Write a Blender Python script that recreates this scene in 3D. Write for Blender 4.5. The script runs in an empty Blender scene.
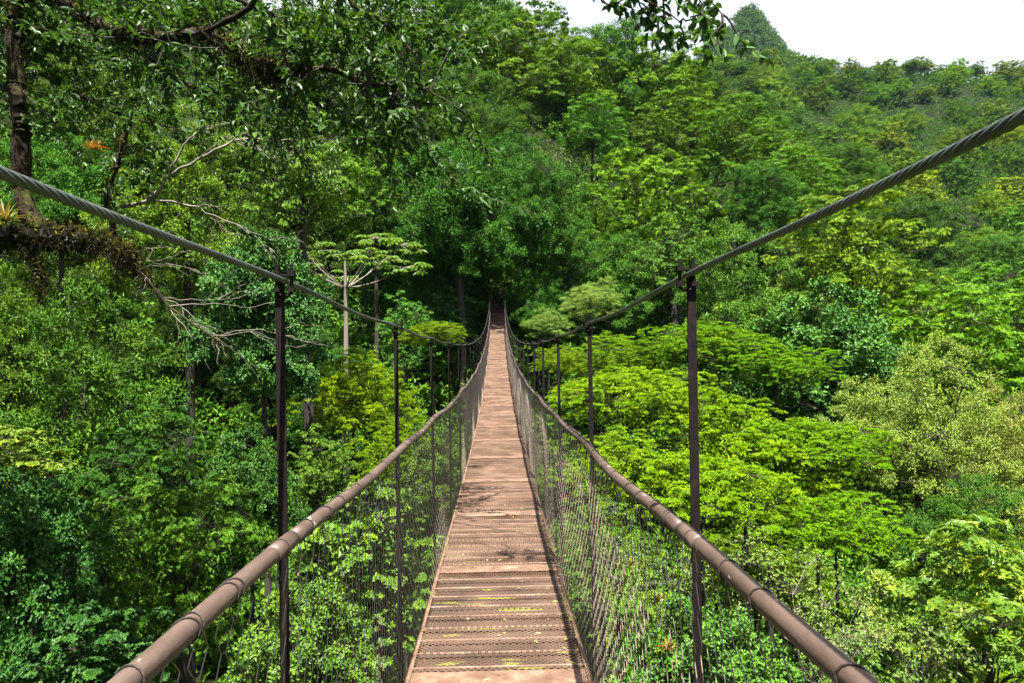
import bpy, math, random
import numpy as np
from mathutils import Matrix, Vector

SC = bpy.context.scene
COL = SC.collection
rad = math.radians
F = 683.0
HAZE = 0.00004

# ------------------------------------------------------------------ helpers
def link(o, parent=None):
    COL.objects.link(o)
    if parent is not None: o.parent = parent
    return o

class MB:
    """collects vertex / face arrays and links them as ONE mesh object"""
    def __init__(s): s.V=[]; s.F={3:[],4:[]}; s.A={3:[],4:[]}; s.n=0
    def add(s, V, Fc, var=None):
        V=np.asarray(V,float).reshape(-1,3); Fc=np.asarray(Fc,int)
        k=Fc.shape[1]
        s.V.append(V); s.F[k].append(Fc+s.n); s.n+=len(V)
        s.A[k].append(np.zeros(len(Fc)) if var is None else np.asarray(var,float))
    def mesh(s, name, mat, smooth=False):
        V=np.concatenate(s.V)
        F3=np.concatenate(s.F[3]) if s.F[3] else np.zeros((0,3),int)
        F4=np.concatenate(s.F[4]) if s.F[4] else np.zeros((0,4),int)
        var=np.concatenate((s.A[3] or [np.zeros(0)])+(s.A[4] or [np.zeros(0)]))
        me=bpy.data.meshes.new(name)
        me.vertices.add(len(V)); me.vertices.foreach_set('co',V.astype(np.float32).ravel())
        nl=F3.size+F4.size
        me.loops.add(nl)
        me.loops.foreach_set('vertex_index',np.concatenate([F3.ravel(),F4.ravel()]).astype(np.int32))
        me.polygons.add(len(F3)+len(F4))
        st=np.concatenate([np.arange(len(F3))*3, F3.size+np.arange(len(F4))*4]).astype(np.int32)
        me.polygons.foreach_set('loop_start',st)
        at=me.attributes.new('leaf_var','FLOAT','FACE'); at.data.foreach_set('value',var.astype(np.float32))
        me.polygons.foreach_set('use_smooth',np.full(len(st),smooth))
        me.update(calc_edges=True)
        me.materials.append(mat)
        return me
    def build(s, name, mat, parent=None, smooth=False):
        o=bpy.data.objects.new(name, s.mesh(name,mat,smooth))
        return link(o,parent)

def norm(a):
    return a/np.maximum(np.linalg.norm(a,axis=-1,keepdims=True),1e-9)
def rdir(rng,n):
    return norm(rng.normal(size=(n,3)))

def tube(mb, pts, rr, sides=6, cap=True):
    pts=np.asarray(pts,float); n=len(pts)
    rr=np.full(n,rr) if np.isscalar(rr) else np.asarray(rr,float)
    t=norm(np.gradient(pts,axis=0))
    ref=np.array([0,0,1.0]) if abs(t[:,2]).mean()<.8 else np.array([1.0,0,0])
    u=norm(np.cross(t,ref)); v=np.cross(t,u)
    a=np.linspace(0,2*np.pi,sides,endpoint=False)
    V=pts[:,None]+rr[:,None,None]*(np.cos(a)[None,:,None]*u[:,None]+np.sin(a)[None,:,None]*v[:,None])
    V=V.reshape(-1,3)
    i=np.arange(n-1)[:,None]*sides; j=np.arange(sides)[None]; j2=(j+1)%sides
    Fq=np.stack([i+j,i+j2,i+sides+j2,i+sides+j],-1).reshape(-1,4)
    if cap:
        V=np.concatenate([V,pts[[0,-1]]]); b=n*sides
        c0=np.stack([np.full(sides,b),j2[0],j[0]],-1)
        c1=np.stack([np.full(sides,b+1),(n-1)*sides+j[0],(n-1)*sides+j2[0]],-1)
        m=mb.n; mb.add(V,Fq); 
        mb.F[3].append(np.concatenate([c0,c1])+m); mb.A[3].append(np.zeros(2*sides))
    else: mb.add(V,Fq)

def prisms(mb, P0, P1, w, sides=3, up=(0,0,1)):
    """many independent straight bars at once"""
    P0=np.asarray(P0,float); P1=np.asarray(P1,float); n=len(P0)
    t=norm(P1-P0); up=np.broadcast_to(np.array(up,float),t.shape)
    u=norm(np.cross(t,up)+1e-6); v=np.cross(u,t)
    a=np.linspace(0,2*np.pi,sides,endpoint=False)+np.pi/2
    w=np.broadcast_to(np.asarray(w,float),(n,))
    off=(np.cos(a)[None,:,None]*u[:,None]+np.sin(a)[None,:,None]*v[:,None])*w[:,None,None]
    V=np.concatenate([P0[:,None]+off,P1[:,None]+off],1).reshape(-1,3)
    b=np.arange(n)[:,None,None]*(2*sides); j=np.arange(sides); j2=(j+1)%sides
    Fq=(b+np.stack([j,j2,sides+j2,sides+j],-1)[None]).reshape(-1,4)
    mb.add(V,Fq)

def box(mb, c, h, ax=None):
    c=np.array(c,float); h=np.array(h,float)
    s=np.array([[x,y,z] for x in(-1,1) for y in(-1,1) for z in(-1,1)],float)*h
    if ax is not None: s=s@np.array(ax,float)
    Fq=[[0,1,3,2],[4,6,7,5],[0,4,5,1],[2,3,7,6],[0,2,6,4],[1,5,7,3]]
    mb.add(c+s,Fq)

def leaves(mb, P, N, A, L, W, var, six=False, droop=.12, fold=.18):
    n=len(P); L=np.broadcast_to(np.asarray(L,float),(n,))[:,None]; W=np.broadcast_to(np.asarray(W,float),(n,))[:,None]
    A=norm(A); N=norm(N-(N*A).sum(-1,keepdims=True)*A); S=np.cross(N,A)
    tip=P+A*L-N*L*droop
    if six:
        l1=P+A*L*.30+S*W*.46+N*W*fold; l2=P+A*L*.68+S*W*.40+N*W*fold-N*L*droop*.4
        r1=P+A*L*.30-S*W*.46+N*W*fold; r2=P+A*L*.68-S*W*.40+N*W*fold-N*L*droop*.4
        V=np.stack([P,l1,l2,tip,r2,r1],1).reshape(-1,3); b=np.arange(n)[:,None]*6
        Fq=np.concatenate([b+np.array([[0,3,2,1]]),b+np.array([[0,5,4,3]])],1).reshape(-1,4)
        mb.add(V,Fq,np.repeat(var,2))
    else:
        l=P+A*L*.45+S*W*.5+N*W*fold; r=P+A*L*.45-S*W*.5+N*W*fold
        V=np.stack([P,l,tip,r],1).reshape(-1,3); b=np.arange(n)[:,None]*4
        Ft=np.concatenate([b+np.array([[0,2,1]]),b+np.array([[0,3,2]])],1).reshape(-1,3)
        mb.add(V,Ft,np.repeat(var,2))

# ------------------------------------------------------------------ materials
def newmat(name):
    m=bpy.data.materials.new(name); m.use_nodes=True
    nt=m.node_tree; nt.nodes.clear()
    return m,nt,nt.nodes.new('ShaderNodeOutputMaterial')
def nd(nt,t,**kw):
    n=nt.nodes.new(t)
    for k,v in kw.items(): setattr(n,k,v)
    return n
def ramp(nt,stops):
    r=nd(nt,'ShaderNodeValToRGB'); e=r.color_ramp.elements
    while len(e)<len(stops): e.new(.5)
    for el,(p,c) in zip(e,stops): el.position=p; el.color=(*c,1)
    return r

def leaf_mat(name, c0, c1, c2, trans=.15, rough=.45, spec=.3):
    """c0..c2: leaf colours from the oldest to the youngest leaves"""
    m,nt,out=newmat(name); L=nt.links.new
    at=nd(nt,'ShaderNodeAttribute',attribute_name='leaf_var')
    r=ramp(nt,[(0,c0),(.55,c1),(1,c2)]); L(at.outputs['Fac'],r.inputs[0])
    oi=nd(nt,'ShaderNodeObjectInfo')
    mx=nd(nt,'ShaderNodeMix',data_type='RGBA',blend_type='MULTIPLY'); mx.inputs[0].default_value=1
    L(r.outputs[0],mx.inputs[6]); L(oi.outputs['Color'],mx.inputs[7])
    pb=nd(nt,'ShaderNodeBsdfPrincipled'); pb.inputs['Roughness'].default_value=rough
    pb.inputs['Specular IOR Level'].default_value=spec
    L(mx.outputs[2],pb.inputs['Base Color'])
    tr=nd(nt,'ShaderNodeBsdfTranslucent')
    tc=nd(nt,'ShaderNodeMix',data_type='RGBA',blend_type='MULTIPLY'); tc.inputs[0].default_value=1
    tc.inputs[7].default_value=(1.25,1.15,.45,1); L(mx.outputs[2],tc.inputs[6]); L(tc.outputs[2],tr.inputs[0])
    ms=nd(nt,'ShaderNodeMixShader'); ms.inputs[0].default_value=trans
    L(pb.outputs[0],ms.inputs[1]); L(tr.outputs[0],ms.inputs[2]); L(ms.outputs[0],out.inputs[0])
    return m

def surf_mat(name, stops, scale=8, rough=.7, metal=0, bump=0, detail=6, bscale=None, stretch=(1,1,1), chips=None, spec=.4):
    m,nt,out=newmat(name); L=nt.links.new
    tc=nd(nt,'ShaderNodeTexCoord'); mp=nd(nt,'ShaderNodeMapping'); mp.inputs['Scale'].default_value=stretch
    L(tc.outputs['Object'],mp.inputs[0])
    nz=nd(nt,'ShaderNodeTexNoise'); nz.inputs['Scale'].default_value=scale; nz.inputs['Detail'].default_value=detail
    nz.inputs['Roughness'].default_value=.62
    L(mp.outputs[0],nz.inputs['Vector'])
    r=ramp(nt,stops); L(nz.outputs['Fac'],r.inputs[0])
    pb=nd(nt,'ShaderNodeBsdfPrincipled'); pb.inputs['Roughness'].default_value=rough; pb.inputs['Metallic'].default_value=metal
    pb.inputs['Specular IOR Level'].default_value=spec
    col=r.outputs[0]
    if chips:
        cs,thr,cc=chips
        n2=nd(nt,'ShaderNodeTexNoise'); n2.inputs['Scale'].default_value=cs; n2.inputs['Detail'].default_value=3
        L(mp.outputs[0],n2.inputs['Vector'])
        r2=ramp(nt,[(thr,(0,0,0)),(thr+.025,(1,1,1))]); L(n2.outputs['Fac'],r2.inputs[0])
        mx=nd(nt,'ShaderNodeMix',data_type='RGBA'); mx.inputs[7].default_value=(*cc,1)
        L(r2.outputs[0],mx.inputs[0]); L(col,mx.inputs[6]); col=mx.outputs[2]
    L(col,pb.inputs['Base Color'])
    if bump:
        b=nd(nt,'ShaderNodeBump'); b.inputs['Strength'].default_value=bump; b.inputs['Distance'].default_value=.02
        n3=nd(nt,'ShaderNodeTexNoise'); n3.inputs['Scale'].default_value=bscale or scale*3; n3.inputs['Detail'].default_value=5
        L(mp.outputs[0],n3.inputs['Vector']); L(n3.outputs['Fac'],b.inputs['Height']); L(b.outputs[0],pb.inputs['Normal'])
    L(pb.outputs[0],out.inputs[0])
    return m

M={}
M['round']  =leaf_mat('leaf_round',(.026,.074,.008),(.058,.140,.010),(.115,.205,.010),spec=.10,trans=.2)
M['layer']  =leaf_mat('leaf_layered',(.036,.092,.006),(.078,.172,.008),(.155,.250,.008),spec=.10,trans=.25)
M['fine']   =leaf_mat('leaf_fine',(.034,.084,.009),(.068,.142,.013),(.130,.205,.014),spec=.10,trans=.2)
M['broad']  =leaf_mat('leaf_broad',(.022,.062,.011),(.048,.112,.016),(.100,.178,.020),spec=.16,rough=.5)
M['umbrella']=leaf_mat('leaf_umbrella',(.055,.125,.004),(.128,.238,.005),(.245,.360,.006),trans=.32,spec=.10)
M['khaki']  =leaf_mat('leaf_khaki',(.080,.118,.018),(.165,.215,.032),(.225,.270,.050),trans=.22,spec=.2)
M['tip']    =leaf_mat('leaf_yellow_tipped',(.050,.125,.012),(.120,.215,.018),(.27,.32,.022),trans=.4,spec=.35)
M['palm']   =leaf_mat('leaf_palmate',(.080,.140,.025),(.135,.210,.035),(.210,.270,.050),trans=.38)
M['over']   =leaf_mat('leaf_overhead',(.015,.048,.008),(.034,.090,.011),(.082,.150,.014),spec=.3,rough=.5,trans=.34)
M['far']    =leaf_mat('leaf_far',(.044,.108,.007),(.098,.190,.010),(.175,.235,.012),spec=.06,trans=.2)
M['twig_leaf']=leaf_mat('leaf_scrub',(.045,.085,.012),(.090,.150,.018),(.160,.205,.028))
M['under']  =leaf_mat('leaf_undergrowth',(.018,.056,.005),(.042,.110,.007),(.085,.160,.010),spec=.05)
M['moss_leaf']=leaf_mat('moss_strands',(.009,.008,.004),(.028,.025,.007),(.20,.17,.015),trans=.25,spec=.1)
M['brom']   =leaf_mat('leaf_bromeliad',(.050,.075,.020),(.110,.150,.040),(.230,.170,.050))
M['bark']   =surf_mat('bark_brown',[(.3,(.010,.008,.006)),(.6,(.028,.022,.016)),(.8,(.06,.055,.04))],scale=3,bump=.6,stretch=(1,1,.3),rough=.9)
M['palebark']=surf_mat('bark_pale',[(.3,(.06,.052,.04)),(.55,(.15,.132,.105)),(.75,(.24,.22,.18))],scale=6,bump=.4,stretch=(1,1,.4),rough=.9)
M['mossbark']=surf_mat('bark_mossy',[(.3,(.008,.006,.004)),(.52,(.020,.015,.009)),(.66,(.045,.048,.010)),(.8,(.10,.09,.014))],scale=5,bump=.9,rough=.95,spec=.1)
M['ground'] =surf_mat('forest_floor',[(.3,(.005,.006,.003)),(.5,(.010,.015,.005)),(.7,(.016,.026,.007))],scale=.35,detail=10,rough=1,spec=.05)
M['rail']   =surf_mat('rail_paint',[(.3,(.018,.010,.007)),(.5,(.048,.029,.021)),(.68,(.085,.057,.045))],scale=6,rough=.58,bump=.3,stretch=(1,.35,1),chips=(34,.668,(.22,.18,.155)),spec=.5)
M['post']   =surf_mat('post_rust',[(.3,(.004,.003,.003)),(.55,(.008,.0055,.005)),(.75,(.022,.011,.008))],scale=16,rough=.75,bump=.1,spec=.12)
M['wire']   =surf_mat('net_wire',[(.3,(.095,.072,.055)),(.6,(.19,.148,.115)),(.8,(.27,.23,.185))],scale=3,rough=.55,metal=.2)
M['tie']    =surf_mat('tie_wire',[(.3,(.010,.008,.008)),(.7,(.035,.025,.022))],scale=30,rough=.6,metal=.3)
M['cable']  =surf_mat('cable_steel',[(.3,(.040,.048,.045)),(.6,(.090,.100,.094)),(.8,(.15,.16,.15))],scale=9,rough=.45,metal=.5,bump=.1)
M['expmesh']=surf_mat('expanded_metal',[(.32,(.036,.019,.011)),(.5,(.092,.050,.029)),(.68,(.165,.102,.068))],scale=2.2,rough=.6,metal=.1,detail=8)
M['plank']  =surf_mat('plank_wood',[(.25,(.011,.007,.005)),(.5,(.030,.018,.013)),(.75,(.075,.048,.035))],scale=5,rough=.85,bump=.5,stretch=(.3,1.5,1),chips=(7,.66,(.15,.17,.015)))
M['bar']    =surf_mat('tread_bar',[(.3,(.085,.048,.032)),(.55,(.165,.108,.080)),(.7,(.25,.18,.14))],scale=6,rough=.6)
M['plate']  =surf_mat('cross_plate',[(.3,(.050,.027,.016)),(.5,(.105,.060,.038)),(.7,(.175,.115,.080))],scale=7,rough=.6,bump=.2)
M['edge']   =surf_mat('edge_rust',[(.3,(.045,.022,.013)),(.5,(.095,.050,.030)),(.75,(.17,.105,.070))],scale=9,rough=.75,bump=.3)
M['litter'] =leaf_mat('fallen_leaves',(.10,.06,.025),(.24,.19,.035),(.40,.36,.14),trans=.2)

# ------------------------------------------------------------------ camera
cam_d=bpy.data.cameras.new('camera'); cam=link(bpy.data.objects.new('camera',cam_d))
cam_d.sensor_width=36; cam_d.lens=24.01; cam_d.clip_start=.05; cam_d.clip_end=6000
CAMX=.026
R=Matrix.Rotation(rad(-1.157),3,'Z')@Matrix.Rotation(rad(90.0),3,'X')@Matrix.Rotation(rad(-.9),3,'Z')
cam.matrix_world=Matrix.Translation((CAMX,0,0))@R.to_4x4()
SC.camera=cam
RN=np.array(R)
def at(px,py,d):
    """world point seen at pixel px,py when its distance along the bridge is d"""
    v=RN@np.array([(px-512)/F,(341.5-py)/F,-1.0]); v=v*(d/v[1])
    return np.array([CAMX,0,0])+v
def proj(p):
    v=RN.T@(np.array(p,float)-np.array([CAMX,0,0])); return 512+F*v[0]/-v[2], 341.5-F*v[1]/-v[2]

# ------------------------------------------------------------------ terrain
CP=np.array([
 (0,-10,-1.6),(0,-25,1),(0,-2,-4.5),(0,5,-8),(0,12,-12),(0,25,-16),(0,40,-9),(0,49,0),(0,54.5,4.2),(0,60,6.5),(0,75,15),(0,95,38),(0,130,54),
 (150,250,96),(192,255,95),(106,270,106),(130,215,66),(100,170,42),(70,120,18),(50,85,3),(35,60,-6),(23,40,-13),(165,330,95),(300,260,80),(250,150,40),
 (150,100,8),(100,60,-12),(60,30,-22),(90,10,-28),(60,160,44),(80,215,78),
 (-9,10,-8),(-20,10,-5),(-15,16,-8),(-30,20,0),(-40,40,8),(-20,40,-5),(-15,55,2),(-30,60,14),(-50,80,36),(-20,90,40),(-80,60,35),(-100,150,70),
 (10,75,14),(20,62,3),(30,100,27),(48,105,20),(15,50,-5),(10,40,-9),(20,25,-13),(8,15,-12),(12,8,-11),(30,-10,-8),(-12,0,-5),
 (0,-60,10),(-60,-40,10),(60,-40,0),(-400,300,140),(-300,0,70),(400,0,0),(500,500,150),(0,300,105),(0,600,130),(100,420,120),(300,500,150),(-300,600,180),(300,-300,20),(-300,-300,30),(0,-300,30),
 (2000,2000,150),(-2000,2000,150),(2000,-2000,40),(-2000,-2000,40),(0,2500,150),(2500,0,60),(-2500,0,60),(0,-2500,40)],float)
D=np.linalg.norm(CP[:,None,:2]-CP[None,:,:2],axis=-1)
n=len(CP); Amat=np.zeros((n+3,n+3)); Amat[:n,:n]=D+np.eye(n)*-.3
Amat[:n,n]=1; Amat[:n,n+1:]=CP[:,:2]; Amat[n,:n]=1; Amat[n+1:,:n]=CP[:,:2].T
WG=np.linalg.solve(Amat,np.concatenate([CP[:,2],[0,0,0]]))
PEAK=(232,620); PKH=0
def ground(x,y):
    x=np.asarray(x,float); y=np.asarray(y,float); sh=x.shape
    q=np.stack([x.ravel(),y.ravel()],-1)
    d=np.linalg.norm(q[:,None]-CP[None,:,:2],axis=-1)
    z=d@WG[:n]+WG[n]+q@WG[n+1:]
    z+=.5*np.sin(q[:,0]*.31+1)*np.sin(q[:,1]*.27)+.25*np.sin(q[:,0]*.9)*np.cos(q[:,1]*.8+2)
    u=(q[:,0]-PEAK[0]); v=(q[:,1]-PEAK[1])
    pk=np.hypot((u+.25*np.abs(u))/72,v/80)
    z+=6*np.exp(-np.hypot((q[:,0]-185)/26,v/70)**2)+6*np.exp(-np.hypot((q[:,0]-262)/22,v/70)**2)
    z+=PKH*np.exp(-pk**1.2)*(1+.05*np.sin(u*.17+1)*np.minimum(pk*2,1)+.04*np.sin(u*.41)*np.minimum(pk*2,1))
    return z.reshape(sh)
PKH=(341.5-9)/F*620-3-float(ground(np.array([PEAK[0]]),np.array([PEAK[1]]))[0])
def g1(x,y): return float(ground(np.array([x]),np.array([y]))[0])

gx=np.unique(np.concatenate([np.linspace(-45,60,70),np.linspace(-300,400,90),np.linspace(-2200,2200,25)]))
gy=np.unique(np.concatenate([np.linspace(-20,110,84),np.linspace(-200,800,110),np.linspace(-2200,2200,25)]))
X,Y=np.meshgrid(gx,gy); Z=ground(X,Y)
mb=MB(); nx=len(gx)
i,j=np.meshgrid(np.arange(len(gy)-1),np.arange(nx-1),indexing='ij'); b=(i*nx+j).ravel()
mb.add(np.stack([X,Y,Z],-1),np.stack([b,b+1,b+nx+1,b+nx],-1))
gr=mb.build('ground',M['ground'],smooth=True); gr['kind']='structure'

# ------------------------------------------------------------------ bridge
def zd(y):
    y=np.asarray(y,float); return -1.92+.00222*(y-11)**2+.011*np.maximum(y-39,0)**2
Y0,Y1=-3.5,55.0
POST0,PSP=1.707,1.92
posts=[POST0+PSP*k for k in range(-2,28)]
RAILH,CABH=1.255,1.88
HW=.50
bridge=link(bpy.data.objects.new('suspension_footbridge',None)); bridge.location=(0,0,float(zd(0)))
bridge['label']='long narrow rusty brown hanging footbridge with netted sides crossing the ravine into the forest'
bridge['category']='footbridge'
bz=float(zd(0))
def bpart(mb,name,mat,parent=None,smooth=False):
    o=mb.build(name,mat,None,smooth)
    o.data.transform(Matrix.Translation((0,0,-bz)))
    o.parent=parent or bridge
    return o
rng=np.random.default_rng(3)
# expanded metal tread
def strands(mb,y0,y1,cw,cl,t):
    nc=int(round(.96/cw)); ys=np.arange(y0,y1,cl/2); k=np.arange(len(ys))
    for c in range(nc+1):
        s=np.where((k+c)%2==0,1,-1)*cw/2*.93
        x=np.clip(-.48+c*cw+s,-.483,.483)
        P=np.stack([x,ys,zd(ys)+.006*np.sin(ys*3.3+.6*math.sin(c*.4))*.4],-1)
        prisms(mb,P[:-1],P[1:],t)
deck=MB()
strands(deck,Y0,18,.02,.036,.0019)
strands(deck,18,Y1,.04,.072,.0042)
dk=bpart(deck,'expanded_metal_tread',M['expmesh'])
pk=MB(); br=MB()
yy=Y0+.05; k=0
py=np.arange(Y0,Y1-.2,PSP/10)
for y in py:
    w=PSP/10*.5-.012+rng.uniform(-.006,.004); c=y+PSP/20
    sl=.00444*(c-11)+.022*max(c-39,0); ax=[[1,0,0],[0,1,sl],[0,-sl,1]]
    box(pk,(rng.uniform(-.006,.006),c,float(zd(c))-.040+rng.uniform(-.004,.003)),(.468,w,.011),ax)
    box(br,(0,y+rng.uniform(-.01,.01),float(zd(y))-.0026),(.475,.0055+rng.uniform(0,.0025),.0035),ax)
bpart(pk,'plank_deck',M['plank']); bpart(br,'tread_bar',M['bar'])
for s in(-1,1):
    e=MB(); ys=np.arange(Y0,Y1,.2)
    x=s*.487
    for a,bb in zip(ys[:-1],ys[1:]):
        pass
    P=np.stack([np.full(len(ys),x),ys,zd(ys)],-1)
    hw=.013; o=[(-hw,.006),(hw,.006),(hw,-.055),(hw-.005,-.055),(hw-.005,.0),(-hw,.0)]
    if s<0: o=[(-a,b2) for a,b2 in o][::-1]
    V=np.concatenate([P+np.array([a,0,b2]) for a,b2 in o]); m=len(ys); Fq=[]
    for q in range(6):
        q2=(q+1)%6; ii=np.arange(m-1); Fq.append(np.stack([q*m+ii,q*m+ii+1,q2*m+ii+1,q2*m+ii],-1))
    e.add(V,np.concatenate(Fq)); bpart(e,'edge_angle',M['edge'])
for pyy in posts:
    if pyy>54: continue
    z=float(zd(pyy)); sl=.00444*(pyy-11)+.022*max(pyy-39,0); ax=[[1,0,0],[0,1,sl],[0,-sl,1]]
    c=MB(); box(c,(0,pyy+.02,z+.005),(.470,.075+rng.uniform(0,.02),.0025),ax)
    for q in range(9): box(c,(-.42+q*.105,pyy+.02+rng.uniform(-.04,.04),z+.0085),(.006,.006,.0025))
    bpart(c,'cross_plate',M['plate'])
    c=MB(); box(c,(0,pyy,z-.10),(.56,.030,.035)); box(c,(0,pyy,z-.138),(.56,.045,.004)); bpart(c,'cross_beam',M['post'])
# rails
def railpt(s,y):
    y=np.asarray(y,float)
    x=s*(HW-.028+.008*np.sin(y*1.63+s)+.003*np.sin(y*3.1+2*s))
    z=zd(y)+RAILH+.006*np.cos((y-POST0)/PSP*2*np.pi)+.006*np.sin(y*.9+s*2)
    return np.stack([x,y,z],-1)
def cabpt(s,y):
    y=np.asarray(y,float)
    return np.stack([np.full(y.shape,s*(HW+.0)),y,zd(y)+CABH+.006*np.cos((y-POST0)/PSP*2*np.pi)+np.where(y>48,.02*np.maximum(y-48,0)**1.5,0)],-1)
for s in(-1,1):
    ends=[Y0]+[p-.03 for p in posts[2::3]]+[Y1]
    for a,bb in zip(ends[:-1],ends[1:]):
        if bb-a<.3: continue
        ys=np.arange(a,bb-.018,.06); pts=railpt(s,ys)
        m=MB(); tube(m,pts,.0190,16 if a<12 else 10)
        # welded sleeve at the joint
        ys2=np.array([bb-.30,bb-.018]); tube(m,railpt(s,np.linspace(bb-.16,bb-.02,4)),.0204,16)
        r=bpart(m,'handrail_pipe',M['rail'],smooth=True)
        far_t=MB(); yk=a+.1
        while yk<bb-.05:
            for rep in range(1 if rng.random()<.75 else 2):
                t=MB() if yk<9 else far_t
                c=railpt(s,yk+.025*rep); an=np.linspace(0,2*np.pi,15)
                lean=rng.uniform(-.012,.012)
                q=c+np.stack([np.cos(an)*.0207,lean*np.cos(an)+.004*np.sin(an),np.sin(an)*.0207],-1)
                tube(t,q,.0019,5,False)
                tl=np.array([q[10],q[10]+[0,.01,-.03],q[10]+[s*-.008,.0,-.05]]); tube(t,tl,.0016,4)
                if t is not far_t: bpart(t,'tie_wire',M['tie'],r)
            yk+=rng.choice([.17,.24,.3])
        if far_t.n: q=bpart(far_t,'tie_wire',M['tie'],r); q['kind']='stuff'
# main cables: six lobed twisted rope
for s in(-1,1):
    m=MB()
    ysn=np.concatenate([np.arange(Y0,7,.005),np.arange(7,20,.02),np.arange(20,Y1+1.5,.2)])
    pts=cabpt(s,ysn); na=30; a=np.linspace(0,2*np.pi,na,endpoint=False)
    tw=2*np.pi*ysn/.115
    lob=.0053*(1+.38*np.abs(np.sin(3*a[None]))**.75)
    ang=a[None]+s*tw[:,None]
    V=pts[:,None]+np.stack([lob*np.cos(ang),np.zeros_like(ang),lob*np.sin(ang)],-1)
    # beyond 20 m the lay is finer than a pixel: round section
    ii=np.arange(len(ysn)-1)[:,None]*na; j=np.arange(na)[None]; j2=(j+1)%na
    m.add(V.reshape(-1,3),np.stack([ii+j,ii+j2,ii+na+j2,ii+na+j],-1).reshape(-1,4))
    bpart(m,'main_cable',M['cable'],smooth=True)
# hanger posts: rolled angle, welded foot, cable clamp
for s in(-1,1):
    for pyy in posts:
        if pyy>54: continue
        c=cabpt(s,pyy); zb=float(zd(pyy))-.135; zt=c[2]+.012
        xx=s*(HW+.014); m=MB(); hz=(zt-zb)/2; zc=(zt+zb)/2
        lean=rng.uniform(-.004,.004)
        box(m,(xx,pyy,zc),(.0098,.0022,hz),[[1,0,0],[0,1,0],[lean,0,1]])
        box(m,(xx+s*.0098+s*.0017,pyy+.0105,zc),(.0016,.0125,hz),[[1,0,0],[0,1,0],[lean,0,1]])
        p=bpart(m,'hanger_post',M['post'])
        k=MB()
        an=np.linspace(0,np.pi,9)
        for dx in(-.018,.018):
            tube(k,[(c[0]+dx,pyy-.008,c[2]-.03),(c[0]+dx,pyy-.008,c[2]+.042)],.0042,8)
            box(k,(c[0]+dx,pyy-.008,c[2]+.022),(.0075,.0075,.0045)); box(k,(c[0]+dx,pyy-.008,c[2]-.022),(.0075,.0075,.0045))
        box(k,(c[0],pyy-.008,c[2]+.0148),(.027,.012,.0028)); 
        tube(k,[(c[0]-.018,pyy-.008,c[2]-.028),(c[0]-.008,pyy-.008,c[2]-.036),(c[0]+.008,pyy-.008,c[2]-.036),(c[0]+.018,pyy-.008,c[2]-.028)],.0042,8)
        bpart(k,'cable_clamp',M['post'],p)
# side netting, one panel per bay
bays=[Y0]+[p for p in posts if p<54]+[Y1-.5]
HS=.043
for s in(-1,1):
    for a,bb in zip(bays[:-1],bays[1:]):
        if bb-a<.1: continue
        near=a<9; sp=.053 if near else .05
        ys=np.arange(a,bb,sp); nr=31
        k=np.arange(nr+1)
        m=MB()
        for w,y in enumerate(ys):
            zz=np.where((k+w)%2==0,1,-1)*sp/2*.96
            t=k/nr
            yv=y+sp/2+zz+.004*rng.normal(size=nr+1)+.012*np.sin(t*3+y*2)
            yc=np.clip(yv,Y0,Y1)
            rp=railpt(s,yc); z0=zd(yc)-.045; z1=rp[:,2]-.022
            x=s*.497*(1-t)+rp[:,0]*t+s*(.010*np.sin(t*np.pi)*np.sin(y*1.7+1)+.012*np.sin(t*np.pi)+.004*np.where((k+w)%2==0,1,-1))
            P=np.stack([x,yc,z0+(z1-z0)*t+.003*rng.normal(size=nr+1)],-1)
            wt=.0012 if near else .0017
            prisms(m,P[:-1],P[1:],wt,4 if near else 3,(1,0,0.1))
        bpart(m,'wire_net_panel',M['wire'])
# litter lying on the tread
lm=MB(); nl=90
yl=np.concatenate([rng.uniform(2.5,8,60),rng.uniform(8,40,nl-60)]); xl=rng.uniform(-.46,.46,nl)
P=np.stack([xl,yl,zd(yl)+.008],-1)
leaves(lm,P,np.tile([0,0,1.],(nl,1))+.25*rng.normal(size=(nl,3)),rdir(rng,nl)*[1,1,.1],rng.uniform(.02,.045,nl),rng.uniform(.01,.02,nl),rng.random(nl),True)
lo=lm.build('fallen_leaves',M['litter']); lo['kind']='stuff'; lo['label']='dry yellow and pale fallen leaves scattered over the bridge tread'; lo['category']='leaves'

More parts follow.
